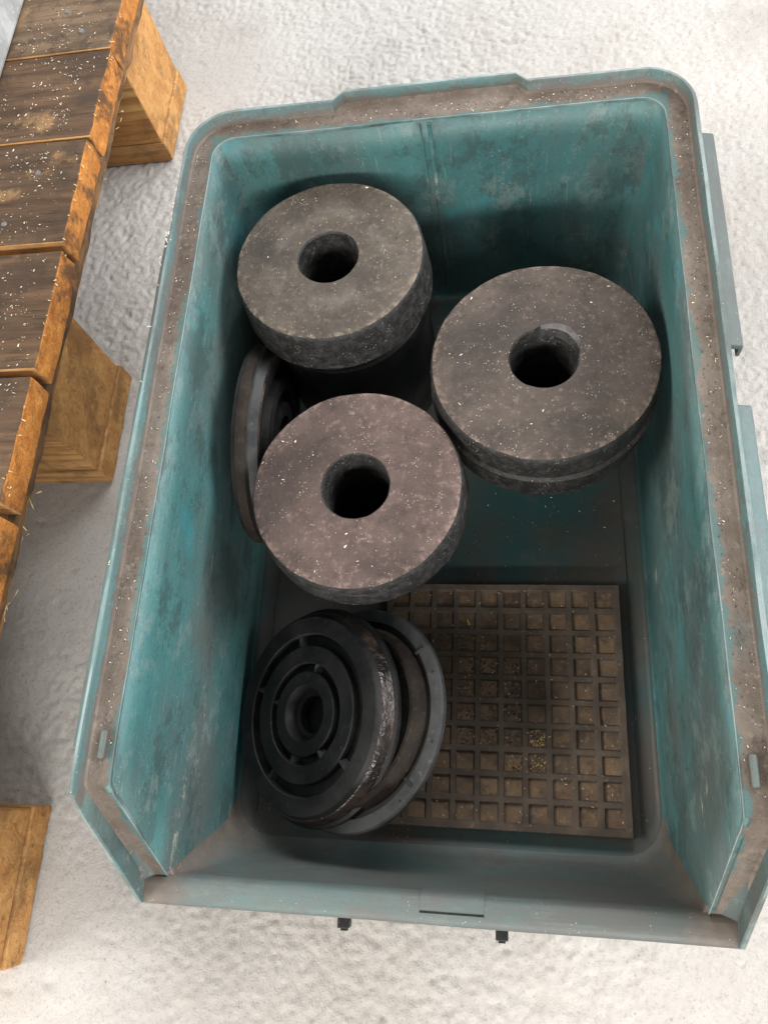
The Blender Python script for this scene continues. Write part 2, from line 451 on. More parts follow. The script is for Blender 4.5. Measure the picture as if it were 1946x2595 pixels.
V[rows[0][0]:rows[0][0] + NP] = V[rows[0][0]:rows[0][0] + NP]
for k in range(len(rows) - 1):
    b0, b1 = rows[k][0], rows[k + 1][0]
    z = (zs + zu)[k + 1]
    for i in range(NP):
        j = (i + 1) % NP
        if z > HF and not (i0 <= i < i1 - 1): continue
        Fc.append((b0 + i, b0 + j, b1 + j, b1 + i))
        front = (i < i0 or i >= i1 - 1)
        MI.append(2 if k < 2 else (1 if front else (3 if i0 + NS + NC // 2 <= i < i0 + NS + NC + NB + NC // 2 else 0)))
Fc.append(tuple(range(NP))); MI.append(2)
shell = mesh_obj('shell', V, Fc, [M['teal'], M['teal_front'], M['binfloor'], M['teal_back']], bin_, MI)
me = shell.data
fl = [p for p in me.polygons if len(p.vertices) > 10][0]
if fl.normal.z < 0: me.flip_normals()
me.polygons.foreach_set('use_smooth', [True] * len(me.polygons)); me.set_sharp_from_angle(angle=radians(50))
so = shell.modifiers.new('wall', 'SOLIDIFY'); so.thickness = .0028; so.offset = -1

# rim: ledge and upright lip, one profile carried round three sides and down both slopes
PROF = [(.0001, -.0018), (0.0, .0002), (.0005, .0004), (.0011, 0), (.0119, 0), (.0128, .0010), (.0133, .0068), (.0141, .0078),
        (.0157, .0078), (.0164, .0069), (.0164, -.014), (.0148, -.014), (.0148, -.0035), (.001, -.0035)]
PM = [2, 2, 0, 0, 0, 1, 1, 2, 2, 3, 3, 3, 3, 3]
def rim_stations():
    st = []
    sd = Vector((0, YS - YE, HR - HF)).normalized()
    nsl = Vector((0, -sd.z, sd.y))
    up = Vector((0, 0, 1))
    mit = (nsl + up).normalized(); mit = mit / mit.dot(up)
    X = Vector((1, 0, 0)); Y = Vector((0, 1, 0))
    st.append((Vector((WI, YE, HF)), X, nsl, 'end'))
    for k in range(1, 6):
        q = k / 6; st.append((Vector((WI, YE + (YS - YE) * q, HF + (HR - HF) * q)), X, nsl, 'sl%d' % k))
    st.append((Vector((WI, YS - .004, HR - .0065)), X, (nsl * 1.0 + mit).normalized(), ''))
    st.append((Vector((WI, YS + .001, HR - .0006)), X, mit, ''))
    st.append((Vector((WI, YS + .006, HR)), X, up, ''))
    n = 34
    for k in range(1, n + 1): st.append((Vector((WI, YS + .006 + (YB - RB - YS - .006) * k / n, HR)), X, up, ''))
    for k in range(1, 9):
        a = (pi / 2) * k / 8; st.append((Vector((WI - RB + RB * cos(a), YB - RB + RB * sin(a), HR)), Vector((cos(a), sin(a), 0)), up, ''))
    xs = []
    n = 40
    for k in range(1, n): xs.append(WI - RB - 2 * (WI - RB) * k / n)
    xs += [.0605, .0535, -.0535, -.0605]
    for x in sorted(set(round(q, 5) for q in xs), reverse=True): st.append((Vector((x, YB, HR)), Y, up, 'back'))
    for k in range(0, 9):
        a = pi / 2 + (pi / 2) * k / 8; st.append((Vector((-WI + RB + RB * cos(a), YB - RB + RB * sin(a), HR)), Vector((cos(a), sin(a), 0)), up, ''))
    m = [(Vector((-p.x, p.y, p.z)), Vector((-o.x, o.y, o.z)), u, t) for p, o, u, t in st]
    left = [s for s in m if s[0].x < -WI + 1e-6 and abs(s[1].x) > .999 and s[0].y < YB - RB - 1e-5]
    left = left[::-1]
    return st + left
ST = rim_stations()
V, Fc, MI = [], [], []
K = len(PROF)
for p, o, u, t in ST:
    for j, (a, b) in enumerate(PROF):
        aa = a
        if t == 'back' and a > .011:
            e = max(0, min(1, (.0605 - abs(p.x)) / .007)); aa = a + .0070 * e * (1 if a > .0120 else .75)
        wv = mnoise.noise(Vector((p.x * 22, p.y * 22, a * 300))) * .0005
        q = p + o * (aa + wv) + u * (b + .4 * wv)
        if (t == 'end' or t[:2] == 'sl') and a > .0125 and not (0 < b < .005):
            kq = 0.0 if t == 'end' else int(t[2:]) / 6
            sg = 1 if p.x > 0 else -1
            tip = Vector((sg * (.1502 + (a - .0128) * .9), .0197, .1140 if b > .005 else .0960))
            nn = Vector((0, -(HR - HF), YS - YE)).normalized()
            top = Vector((sg * (WI + a), YS, HR)) + nn * b * 1.05
            q = tip.lerp(top, kq) + Vector((wv, 0, wv))
        elif t == 'end':
            q = q + Vector((0, YE - YS, HF - HR)).normalized() * .0030
        V.append(q)
for i in range(len(ST) - 1):
    for j in range(K):
        j2 = (j + 1) % K
        Fc.append((i * K + j, (i + 1) * K + j, (i + 1) * K + j2, i * K + j2)); MI.append(PM[j])
Fc.append(tuple(range(K))[::-1]); MI.append(3)
Fc.append(tuple((len(ST) - 1) * K + j for j in range(K))); MI.append(3)
rim = mesh_obj('rim', V, Fc, [M['ledge'], M['teal_lip'], M['teal_worn'], M['teal_out']], bin_, MI, 40)
rim['label'] = 'grimy ledge and upright lip round the top'

# front lip rolled over the low front wall
FP = [(.0346, .1060), (.0338, .1100), (.0322, .1128), (.0296, .1140), (.0235, .1139), (.0206, .1128), (.0193, .1104), (.0190, .088),
      (.0214, .088), (.0216, .104), (.0300, .1085), (.0318, .1060)]
V, Fc, MI = [], [], []
NXF = 60
for i in range(NXF + 1):
    x = -.1530 + .3060 * i / NXF
    for (y, z) in FP:
        V.append((x, y + .0006 * mnoise.noise(Vector((x * 14, z * 9, 2))), z + .0005 * mnoise.noise(Vector((x * 20, y * 9, 5)))))
k = len(FP)
for i in range(NXF):
    for j in range(k):
        j2 = (j + 1) % k
        Fc.append((i * k + j, (i + 1) * k + j, (i + 1) * k + j2, i * k + j2))
        corner = (i < 5 or i >= NXF - 5) and j in (2, 3)
        MI.append(0)
Fc.append(tuple(range(k))); MI.append(0); Fc.append(tuple(NXF * k + j for j in range(k))[::-1]); MI.append(0)
mesh_obj('front_lip', V, Fc, [M['teal_front'], M['ledge'], M['teal_out']], bin_, MI, 60)

# side flanges outside the rim
def flange(x0, x1, y0, y1, z, t=.003, sgn=1):
    v = []
    ny = 18
    pr = [(x0, z + .004), (x0 + .0012, z + .0016), (x1 - .0012, z), (x1, z - .0012), (x1, z - .010), (x1 - .002, z - .010), (x1 - .002, z - t), (x0, z - t)]
    f = []
    for i in range(ny + 1):
        y = y0 + (y1 - y0) * i / ny
        for (x, zz) in pr: v.append((sgn * (x + .0004 * mnoise.noise(Vector((y * 25, zz * 30, sgn)))), y, zz))
    k = len(pr)
    for i in range(ny):
        for j in range(k): f.append((i * k + j, (i + 1) * k + j, (i + 1) * k + (j + 1) % k, i * k + (j + 1) % k))
    f.append(tuple(range(k))); f.append(tuple(ny * k + j for j in range(k)))
    return bevel(mesh_obj('side_flange', v, f, M['teal_out'], bin_, None, 40), .0006, 2)
flange(.1556, .1665, .3042, .4485, .1860)
flange(.1556, .1665, .1000, .2700, .1860)
flange(.1556, .1636, .3042, .4050, .1900, sgn=-1)
flange(.1556, .1636, .0950, .3035, .1900, sgn=-1)
# stacking studs on the ledge
for sx in (-1, 1):
    v, f = box_data(sx * .1446 - .0017, sx * .1446 + .0017, .0895, .1030, HR - .001, HR + .0034)
    bevel(mesh_obj('stacking_stud', v, f, M['teal_lip'], bin_), .0012, 3)
# clips under the front lip
for cx in (-.0428, .0400):
    v, f = box_data(cx - .0032, cx + .0032, .0132, .0200, .094, .1015)
    clip = bevel(mesh_obj('clip', v, f, M['pad'], bin_), .0006, 2)
    v, f = box_data(cx - .0018, cx + .0018, .0118, .0136, .0950, .0985)
    mesh_obj('clip_tongue', v, f, M['pad'], clip)
# label panel on the inside of the low front wall: raised frame lines
def front_pt(x, z, d):
    return (x, lerp_tab(F_T, z) + d, z)
def strip(name, x0, x1, z0, z1, d, mat):
    v = []
    n = 6
    for i in range(n + 1):
        z = z0 + (z1 - z0) * i / n
        v += [front_pt(x0, z, -.001), front_pt(x1, z, -.001), front_pt(x1, z, d), front_pt(x0, z, d)]
    f = []
    for i in range(n):
        for j in range(4): f.append((4 * i + j, 4 * i + (j + 1) % 4, 4 * i + 4 + (j + 1) % 4, 4 * i + 4 + j))
    f += [(0, 1, 2, 3), (4 * n, 4 * n + 1, 4 * n + 2, 4 * n + 3)]
    return mesh_obj(name, v, f, mat, bin_, None, 40)
LP = [(.0350, .1000), (.0346, .1060), (.0338, .1100), (.0322, .1128), (.0296, .1140), (.0262, .1140)]
V, Fc = [], []
for i in range(7):
    x = -.001 + .0325 * i / 6
    for (y, z) in LP: V.append((x, y + .0003, z + .0003))
    for (y, z) in LP: V.append((x, y - .0008, z - .0008))
for i in range(6):
    k = len(LP)
    for j in range(k - 1):
        a0, b0 = i * 2 * k + j, (i + 1) * 2 * k + j
        Fc.append((a0, b0, b0 + 1, a0 + 1)); Fc.append((a0 + k, a0 + k + 1, b0 + k + 1, b0 + k))
    a0, b0 = i * 2 * k, (i + 1) * 2 * k
    Fc.append((a0, a0 + k, b0 + k, b0)); Fc.append((a0 + k - 1, b0 + k - 1, b0 + 2 * k - 1, a0 + 2 * k - 1))
k = len(LP)
Fc.append(tuple(range(k)) + tuple(range(2 * k - 1, k - 1, -1)))
Fc.append(tuple(12 * k + j for j in list(range(k)) + list(range(2 * k - 1, k - 1, -1))))
mesh_obj('label_plate', V, Fc, M['teal_front'], bin_, None, 40)
box('label_slot_shade', -.001, .0315, .0250, .0260, .1130, .1142, M['pad'], bin_)  # black strip on the lip stands in for the shade of a recessed slot
# back wall seam rib and moulded line
box('wall_rib', -.0012, .0012, .4722, .4742, .030, .1905, M['teal'], bin_, .0005)
box('wall_rib', -.0062, -.0052, .4728, .4742, .030, .1905, M['teal'], bin_, .0003)
# floor margin ridges
box('floor_ridge', -.1262, -.1250, .066, .462, .0112, .0131, M['binfloor'], bin_, .0004)
box('floor_ridge', .1250, .1262, .066, .462, .0112, .0131, M['binfloor'], bin_, .0004)
# feet under the bin
for fx in (-.11, .11):
    for fy in (.09, .42):
        box('foot', fx - .018, fx + .018, fy - .018, fy + .018, 0.0, .0096, M['teal_out'], bin_, .001)

# ------------------------------------------------------------------ three rubber blocks with a bore
M['chipped'] = m_simple('scraped_rubber', (.065, .06, .0625), (.12, .1125, .115), 120, .6, .0006, .4)
M['rub_a'] = m_rubber('dusty_grey_rubber', (.0483, .0377, .0289), (.0786, .063, .0481), amount=.9, ringmark=.18, rough=.5, R=.0615)
M['rub_b'] = m_rubber('dusty_dark_brown_rubber', (.0387, .0287, .0232), (.0676, .0504, .0402), amount=.92, speck=.9, rough=.55, R=.067)
M['rub_c'] = m_rubber('dusty_reddish_brown_rubber', (.0533, .0344, .0293), (.0821, .0563, .0481), amount=.95, speck=.8, rough=.6, R=.063)
FLZ = .0121

def block(name, c, zt, R, rh, prof_side, mat, label, seed, warp=None, base_r=.0225):
    root = tag(empty(name, (c[0], c[1], FLZ)), label, 'rubber block', 'rubber blocks with a bore standing in the bin')
    H = zt - FLZ
    # profile: bore, top, side, foot cone
    zb = H - prof_side[-1][1]
    top = [(rh, zb + .001), (rh, H - .008), (rh + .0002, H - .0012), (rh + .0010, H), (rh + .006, H), ((R + rh) / 2, H), (R - .006, H), (R - .0028, H - .0001), (R - .0012, H - .0006)]
    pr = top + [(r, H - d) for r, d in prof_side]
    pr += [(rh + .004, zb - .0004)]
    lathe('body', pr, 128, [mat, M['chipped']], root, None, 28, .00045, seed, warp, chip_m if warp else None)
    ft = [(rh, 0.0), (rh, zb + .0002), (prof_side[-1][0] - .010, zb + .0002), (max(base_r, min(base_r + .004, prof_side[-1][0] - .011)), zb - .006), (base_r, zb - .012), (base_r, 0.0)]
    lathe('stem', ft, 64, M['pad'], root, None, 30, .0003, seed + 3)
    return root
def chip_m(j, a):
    d = (a - radians(52) + pi) % (2 * pi) - pi
    return 1 if j == 2 and -radians(36) < d < radians(40) else 0
R1, R2, R3 = .0615, .067, .063
block('rubber_block', (-.0653, .3990), .1624, R1, .0191,
      [(R1 - .0003, .0018), (R1 + .0003, .004), (R1 + .0016, .020), (R1 + .0022, .0306), (R1 + .0008, .0330), (R1 - .006, .0400)],
      M['rub_a'], 'grey rubber block with a round bore in the back left corner of the bin', 1, None, .0575)
def chip(j, a, r, h):
    # broken bevel on the edge of the bore
    if 1 <= j <= 4 and r < .030:
        d = (a - radians(52) + pi) % (2 * pi) - pi
        e = max(0.0, 1 - abs(d) / radians(52)) ** .7
        if d < -radians(34): e *= .3
        k = {1: 0.15, 2: .75, 3: 1.0, 4: 1.0}[j]
        rr = r + .0052 * e * k
        hh = h - (.0 if j in (3, 4) else (.003 * e if j == 2 else .0))
        return (min(rr, .0325), hh)
    return (r, h)
block('rubber_block', (.0674, .3251), .1504, R2, .0195,
      [(R2 - .0003, .0018), (R2 + .0002, .004), (R2 + .0004, .012), (R2 + .0000, .0235), (R2 + .0019, .0258), (R2 + .0016, .0272), (R2 - .0006, .0295), (R2 - .0002, .0500), (R2 - .0015, .0525)],
      M['rub_b'], 'largest dark rubber block with chipped bore edge against the right bin wall', 2, chip)
block('rubber_block', (-.0422, .2486), .1432, R3, .0199,
      [(R3 - .0003, .0020), (R3 + .0003, .004), (R3 + .0014, .014), (R3 + .0020, .0247), (R3 + .0005, .0290), (R3 - .005, .0345)],
      M['rub_c'], 'reddish brown rubber block in front of the other two blocks', 3)

# ------------------------------------------------------------------ grooved lifting pads (discs)
M['pad_grey'] = m_simple('grey_black_rubber', (.0192, .02, .0208), (.04, .0408, .0408), 40, .5, .0004, .25)
M['pad_brown'] = m_simple('brown_dusty_rubber', (.012, .0091, .0073), (.0284, .0224, .0179), 55, .8, .0008, .15)
M['sticky'] = m_sticky()
def frame_from(n, roll=0.0):
    n = Vector(n).normalized(); u = Vector((0, 1, 0)).cross(n).normalized(); v = n.cross(u)
    R = Matrix((u, v, n)).transposed() @ Matrix.Rotation(roll, 3, 'Z')
    return R
def place(o, c, n, roll=0.0):
    o.matrix_world = Matrix.Translation(Vector(c)) @ frame_from(n, roll).to_4x4()

def pad(name, c, n, label, s=1.0, roll=0.0, band='sticky', lipm='pad'):
    root = tag(empty(name), label, 'rubber pad', 'grooved round rubber pads')
    g1o, g1i, g2o, g2i, ho, A = .0491 * s, .0421 * s, .0308 * s, .0259 * s, .0174 * s, .0609 * s
    dp = .0058
    pr = [(.0115 * s, -.0140), (.0115 * s, -.0085), (.0140 * s, -.0075), (ho - .0012, -.0012), (ho, 0), (g2i - .0006, 0), (g2i, -.0006), (g2i + .0002, -dp),
          (g2o - .0002, -dp), (g2o, -.0006), (g2o + .0006, 0), (g1i - .0006, 0), (g1i, -.0006), (g1i + .0002, -dp), (g1o - .0002, -dp), (g1o, -.0006), (g1o + .0006, 0),
          (A - .0010, 0), (A, -.0008)]
    mi = [0] * len(pr)
    pr += [(A + .0010, -.0030), (A + .0018, -.0034)]; mi += [1, 1]
    mi[-3] = 0
    pr += [(A + .0030, -.0062), (A + .0038, -.0104)]; mi += [1, 1]
    pr += [(A + .0040, -.0108), (A + .0062, -.0114), (A + .0066, -.0128), (A + .0062, -.0150), (A + .0040, -.0158)]; mi += [2, 2, 2, 2, 2]
    pr += [(A - .004, -.0158), (A - .008, -.0140)]; mi += [0, 0]
    lathe('disc', pr, 128, [M['pad'], M[band], M[lipm]], root, mi, 30, .00022, 5 + s * 3)
    # webs bridging the grooves
    for gi, go, angs in ((g1i, g1o, (100, 160, 232, 318)), (g2i, g2o, (75, 165, 250, 300))):
        for a in angs:
            a = radians(a); ca, sa = cos(a), sin(a)
            v = []
            for rr in (gi - .0004, go + .0004):
                for w, z in ((-.0028, -dp + .0003), (.0028, -dp + .0003), (0.0006, -.0009), (-.0006, -.0009)):
                    v.append((rr * ca - w * sa, rr * sa + w * ca, z))
            f = [(0, 1, 2, 3), (4, 7, 6, 5), (0, 4, 5, 1), (1, 5, 6, 2), (2, 6, 7, 3), (3, 7, 4, 0)]
            mesh_obj('web', v, f, M['pad_grey'], root)
    place(root, c, n, roll)
    return root
pad('grooved_pad', (-.0843, .1266, .0622), (-.5276, -.0376, .8487), 'black grooved rubber disc leaning on top in front of the brown block', 1.025)
def standing_pad():
    root = tag(empty('standing_pad'), 'black rubber disc standing on edge between left bin wall and brown block', 'rubber pad', 'grooved round rubber pads')
    R = .0690
    pr = [(.020, .0005), (R - .006, .0), (R - .0012, .0002), (R - .0006, .0030), (R + .0008, .0032), (R + .0012, .0060), (R + .0008, .0092), (R - .0022, .0098), (R - .0040, .0104),
          (R - .0050, .0160), (R - .0066, .0168), (R - .0072, .0150), (.047, .0140), (.0465, .0185), (.0380, .0190), (.0375, .0120), (.030, .0120), (.0295, .0185), (.020, .0185)]
    mi = [0, 0, 0, 0, 1, 1, 1, 2, 2, 3, 0, 0, 0, 0, 0, 0, 0, 0, 0]
    lathe('disc', pr, 128, [M['pad'], M['pad_brown'], M['pad_grey'], M['sticky']], root, mi, 30, .00045, 21)
    # torn piece of the inner lip
    v, f = [], []
    for i in range(9):
        a = radians(62 + 7 * i); r0 = .0595 + .0012 * mnoise.noise(Vector((i * .8, 0, 0))); 
        for rr, hh in ((.0640, .0158), (r0, .0150), (r0 - .001, .0215 + .003 * mnoise.noise(Vector((i * .9, 3, 0)))), (.0628, .0195 + .002 * mnoise.noise(Vector((i * .7, 6, 0))))):
            v.append((rr * cos(a), rr * sin(a), hh))
    for i in range(8):
        for j in range(4): f.append((4 * i + j, 4 * i + (j + 1) % 4, 4 * i + 4 + (j + 1) % 4, 4 * i + 4 + j))
    f += [(0, 1, 2, 3), (32, 33, 34, 35)]
    mesh_obj('torn_lip', v, f, M['sticky'], root, None, 30)
    place(root, (-.1265, .3080, .0830), (.985, -.03, -.08), 0.0)
    return root
standing_pad()

def flanged(c, n, R, label):
    root = tag(empty('flanged_pad'), label, 'rubber pad', 'grooved round rubber pads')
    pr = [(.016, -.004), (.016, .001), (.040, .001), (.0480, .0016), (.0495, .0048), (.0525, .0060), (.0558, .0052), (.0572, .0030), (.0578, -.0028), (.0612, -.0030), (.0617, 0.0),
          (R - .001, 0), (R, -.0010), (R, -.0040), (R - .0012, -.0052), (.05, -.0052)]
    mi = [0, 0, 0, 1, 1, 1, 1, 1, 0, 0, 2, 2, 2, 0, 0, 0]
    lathe('dish', pr, 128, [M['pad'], M['pad_brown'], M['pad_grey']], root, mi, 30, .00022, 11)
    for a in (38, -38, 2, 145):
        a = radians(a)
        v, f = box_data(-.0035, .0035, -.0011, .0011, -.0018, .0009)
        v = [((.0628 + x) * cos(a) - y * sin(a), (.0628 + x) * sin(a) + y * cos(a), z) for x, y, z in v]
        if a != radians(2): bevel(mesh_obj('tab', v, f, M['pad'], root), .0006, 2)
    for a in (22, -14, -48):
        a = radians(a)
        pr2 = [(0.0, .0003), (.0008, .0003), (.0008, -.001), (0.0, -.001)]
        o = lathe('pin_hole_shade', [(.0002, .00025), (.0008, .00025), (.0008, -.001), (.0002, -.001)], 12, M['pad'], root)  # solid black dot in place of the dark inside a small hole
        o.location = (.0660 * cos(a), .0660 * sin(a), 0)
    place(root, c, n)
    return root
flanged((-.0543, .1263, .0570), (-.4935, .0769, .8663), .0700, 'flanged black rubber disc lying under the leaning grooved disc')

# ------------------------------------------------------------------ waffle mat on the bin floor
mat_root = tag(empty('waffle_mat', (.10884, .21239, FLZ + .0006), (0, 0, -.003)), 'square brown rubber mat with a ten by ten grid of pockets', 'rubber mat')
M['mat_rib'] = m_simple('waffle_mat_ribs', (.069, .0543, .0429), (.1098, .0857, .0663), 50, .7, .0006, .12)
def m_pocket():
    t = NT('waffle_mat_pockets')
    n = t.noise(30, 5, .65); n2 = t.noise(260, 5, .75); n3 = t.noise(75, 4, .65, t.coord(loc=(4, 1, 2)))
    col = t.mix(t.ramp(n, .35, .66), (.0872, .0617, .0459), (.1774, .1206, .0756))
    col = t.mix(t.ramp(n3, .50, .66, 0, .7), col, (.0571, .0424, .0337))
    col = t.mix(t.ramp(n2, .53, .66, 0, .6), col, (.2255, .1644, .1147))
    return t.done(col, .8, t.bump(n2, .0008, .7), .1)
M['mat_pocket'] = m_pocket()
PS = .01549; RW = .0035; EDGE = .0034
zt, zp = .0080, .0060
xs = [-9.5 * PS - EDGE + .0022]
N = 10
def cx(i): return (i - 9) * PS
V, Fc, MI = [], [], []
vid = {}
def vert(x, y, z):
    k = (round(x, 6), round(y, 6), round(z, 6))
    if k not in vid:
        vid[k] = len(V)
        j = Vector((x * 70, y * 70, z * 300))
        dz = .00025 * mnoise.noise(j) if z > .001 else 0
        V.append((x + .00022 * mnoise.noise(j + Vector((5, 0, 0))), y + .00022 * mnoise.noise(j + Vector((0, 7, 0))), z + dz))
    return vid[k]
def cuts(sign):
    c = [sign * 0]
    return c
hp = (PS - RW) / 2
gx_ = [-9 * PS - hp - EDGE - .0012]
for i in range(N): gx_ += [cx(i) - hp, cx(i) + hp]
gx_ += [hp + EDGE + .0012]
gy_ = [hp + EDGE + .0012]
for i in range(N): gy_ += [-i * PS + hp, -i * PS - hp]
gy_ += [-9 * PS - hp - EDGE - .0012]
for a in range(len(gx_) - 1):
    for b in range(len(gy_) - 1):
        pocket = (a % 2 == 1) and (b % 2 == 1)
        x0, x1, y0, y1 = gx_[a], gx_[a + 1], gy_[b + 1], gy_[b]
        if not pocket:
            Fc.append((vert(x0, y0, zt), vert(x1, y0, zt), vert(x1, y1, zt), vert(x0, y1, zt))); MI.append(0)
        else:
            e = .0005
            q = [(x0, y0), (x1, y0), (x1, y1), (x0, y1)]
            p = [(x0 + e, y0 + e), (x1 - e, y0 + e), (x1 - e, y1 - e), (x0 + e, y1 - e)]
            Fc.append(tuple(vert(x, y, zp) for x, y in p)); MI.append(1)
            for k in range(4):
                k2 = (k + 1) % 4
                Fc.append((vert(*q[k], zt), vert(*q[k2], zt), vert(*p[k2], zp), vert(*p[k], zp))); MI.append(0)
X0, X1, Y1, Y0 = gx_[0], gx_[-1], gy_[0], gy_[-1]
def edge_faces(seq):
    for (xa, ya), (xb, yb) in zip(seq, seq[1:]):
        Fc.append((vert(xa, ya, zt), vert(xb, yb, zt), vert(xb, yb, 0), vert(xa, ya, 0))); MI.append(0)
edge_faces([(x, Y0) for x in gx_]); edge_faces([(x, Y1) for x in gx_]); edge_faces([(X0, y) for y in gy_]); edge_faces([(X1, y) for y in gy_])
Fc.append((vert(X0, Y0, 0), vert(X1, Y0, 0), vert(X1, Y1, 0), vert(X0, Y1, 0))); MI.append(0)
bevel(mesh_obj('grid_sheet', V, Fc, [M['mat_rib'], M['mat_pocket']], mat_root, MI), .0004, 1)

# ------------------------------------------------------------------ pallet
pal = tag(empty('wooden_pallet', (-.27, 0, 0)), 'weathered wooden pallet beside the left side of the bin', 'pallet')
PX = -.27
def board(name, x0, x1, y0, y1, z0, z1, mats, seed, jag=.0018, nx=10, ny=8, axis='x'):
    """plank along x: top / sides / end faces take their own wood; the near end is uneven"""
    V, F, MI = [], [], []
    def P(x, y, z, endf):
        q = Vector((x * 35 + seed * 3.7, y * 60, z * 80))
        d = mnoise.noise(q); d2 = mnoise.noise(q * 2.7)
        e = jag * (d + .6 * d2) if endf else 0
        return (x + e, y + .0008 * mnoise.noise(q * .5 + Vector((0, 0, 9))), z + .0006 * d)
    xsn = [x0 + (x1 - x0) * (i / nx) ** .5 for i in range(nx + 1)]
    idx = {}
    def vv(i, j, k):
        if (i, j, k) not in idx:
            idx[(i, j, k)] = len(V)
            V.append(P(xsn[i], y0 + (y1 - y0) * j / ny, z0 + (z1 - z0) * k / 3, i == nx))
        return idx[(i, j, k)]
    for i in range(nx):
        for j in range(ny):
            F.append((vv(i, j, 3), vv(i + 1, j, 3), vv(i + 1, j + 1, 3), vv(i, j + 1, 3))); MI.append(0)
            F.append((vv(i, j, 0), vv(i, j + 1, 0), vv(i + 1, j + 1, 0), vv(i + 1, j, 0))); MI.append(1)
        for k in range(3):
            F.append((vv(i, 0, k), vv(i + 1, 0, k), vv(i + 1, 0, k + 1), vv(i, 0, k + 1))); MI.append(1)
            F.append((vv(i, ny, k), vv(i, ny, k + 1), vv(i + 1, ny, k + 1), vv(i + 1, ny, k))); MI.append(1)
    for j in range(ny):
        for k in range(3):
            F.append((vv(nx, j, k), vv(nx, j + 1, k), vv(nx, j + 1, k + 1), vv(nx, j, k + 1))); MI.append(2)
            F.append((vv(0, j, k), vv(0, j, k + 1), vv(0, j + 1, k + 1), vv(0, j + 1, k))); MI.append(2)
    o = mesh_obj(name, [(a - PX, b, c) for a, b, c in V], F, mats, pal, MI)
    bevel(o, .0012, 2, 50)
    return o
W3 = [M['weathered'], M['fresh_x'], M['endgrain']]
WP = [M['weathered_pale'], M['fresh_x'], M['endgrain']]
deck = [(.6420, .7680, .0), (.5460, .6385, .001), (.4445, .5425, .000), (.3395, .4370, .0015), (.2410, .3325, .001), (.1440, .2330, .001), (.0530, .1360, .0), (-.0380, .0450, .001)]
for i, (y0, y1, dx) in enumerate(deck):
    board('deck_board', -1.47, PX + dx, y0, y1, .1222, .1440 + .0004 * (i % 3), WP if i == 0 else W3, i + 1)
def plank_y(name, x0, x1, y0, y1, z0, z1, mats, seed):
    V, F, MI = [], [], []
    ny = 90
    for j in range(ny + 1):
        y = y0 + (y1 - y0) * j / ny
        cs = ((x0, z0), (x1 - .0045, z0), (x1, z0 + .0065), (x1, z1), (x0, z1))
        for ci, (x, z) in enumerate(cs):
            q = Vector((x1 * 30 + seed, y * 28, z * 50))
            e = (.0022 * mnoise.noise(q) + .0014 * mnoise.noise(q * 3)) if ci in (1, 2, 3) else 0
            V.append((x + e - PX, y, z + (.0022 * mnoise.noise(Vector((y * 45, seed, 1))) if ci == 2 else .0006 * mnoise.noise(q * 1.3))))
    for j in range(ny):
        a, b = 5 * j, 5 * j + 5
        for c in range(5):
            c2 = (c + 1) % 5
            F.append((a + c, b + c, b + c2, a + c2)); MI.append(1 if c in (2, 3) else 0)
    F += [(0, 1, 2, 3, 4), tuple(5 * ny + c for c in (4, 3, 2, 1, 0))]; MI += [0, 0]
    return bevel(mesh_obj(name, V, F, mats, pal, MI), .0006, 2, 60)
for k, x1 in enumerate((PX - .0075, -.80, -1.33)):
    plank_y('stringer_board', x1 - .13, x1, -.038, .767, .1002, .1219, [M['fresh_y'], M['stained_y']], k * 3.1)
for k, x1 in enumerate((PX - .0150, -.80, -1.32)):
    for j, y0 in enumerate((-.0375, .3180, .6690)):
        v, f = box_data(x1 - .14 - PX, x1 - PX, y0, y0 + .0975, .0222, .1000)
        o = mesh_obj('block', v, f, [M['block'], M['block_end']], pal, [0, 0, 0, 1, 0, 1]); bevel(o, .0012, 2)
for j, y0 in enumerate((-.0390, .3165, .6675)):
    board('base_board', -1.47, PX - .0130, y0, y0 + .1010, 0.0005, .0220, [M['fresh_x'], M['fresh_x'], M['block_end']], 20 + j, .0010)
# nails
for (x, y) in ((-.318, .690), (-.322, .465), (-.305, .512), (-.322, .372), (-.30, .664), (-.355, .40)):
    v, f, n = [], [], 10
    for i in range(n):
        a = 2 * pi * i / n; v.append((x + .0026 * cos(a) - PX, y + .0026 * sin(a), .1437)); 
    for i in range(n):
        a = 2 * pi * i / n; v.append((x + .0023 * cos(a) - PX, y + .0023 * sin(a), .1450))
    f = [tuple(range(n))[::-1], tuple(range(n, 2 * n))] + [(i, (i + 1) % n, n + (i + 1) % n, n + i) for i in range(n)]
    mesh_obj('nail_head', v, f, M['nail'], pal)

# grey box standing on the pallet
gb = tag(empty('grey_box', (-.62, .62, .1448)), 'grey scuffed metal box standing on the pallet in the top left corner', 'box')
M['greymetal'] = m_simple('scuffed_grey_metal', (.26, .27, .27), (.42, .43, .42), 30, .55, .0006, .4)
v, f = box_data(-.26, .2585, -.32, .34, 0, .24)
bevel(mesh_obj('box_wall', v, f, M['greymetal'], gb), .004, 3)
v, f = box_data(-.266, .2645, -.326, .346, .225, .255)
bevel(mesh_obj('box_rim', v, f, M['greymetal'], gb), .003, 3)

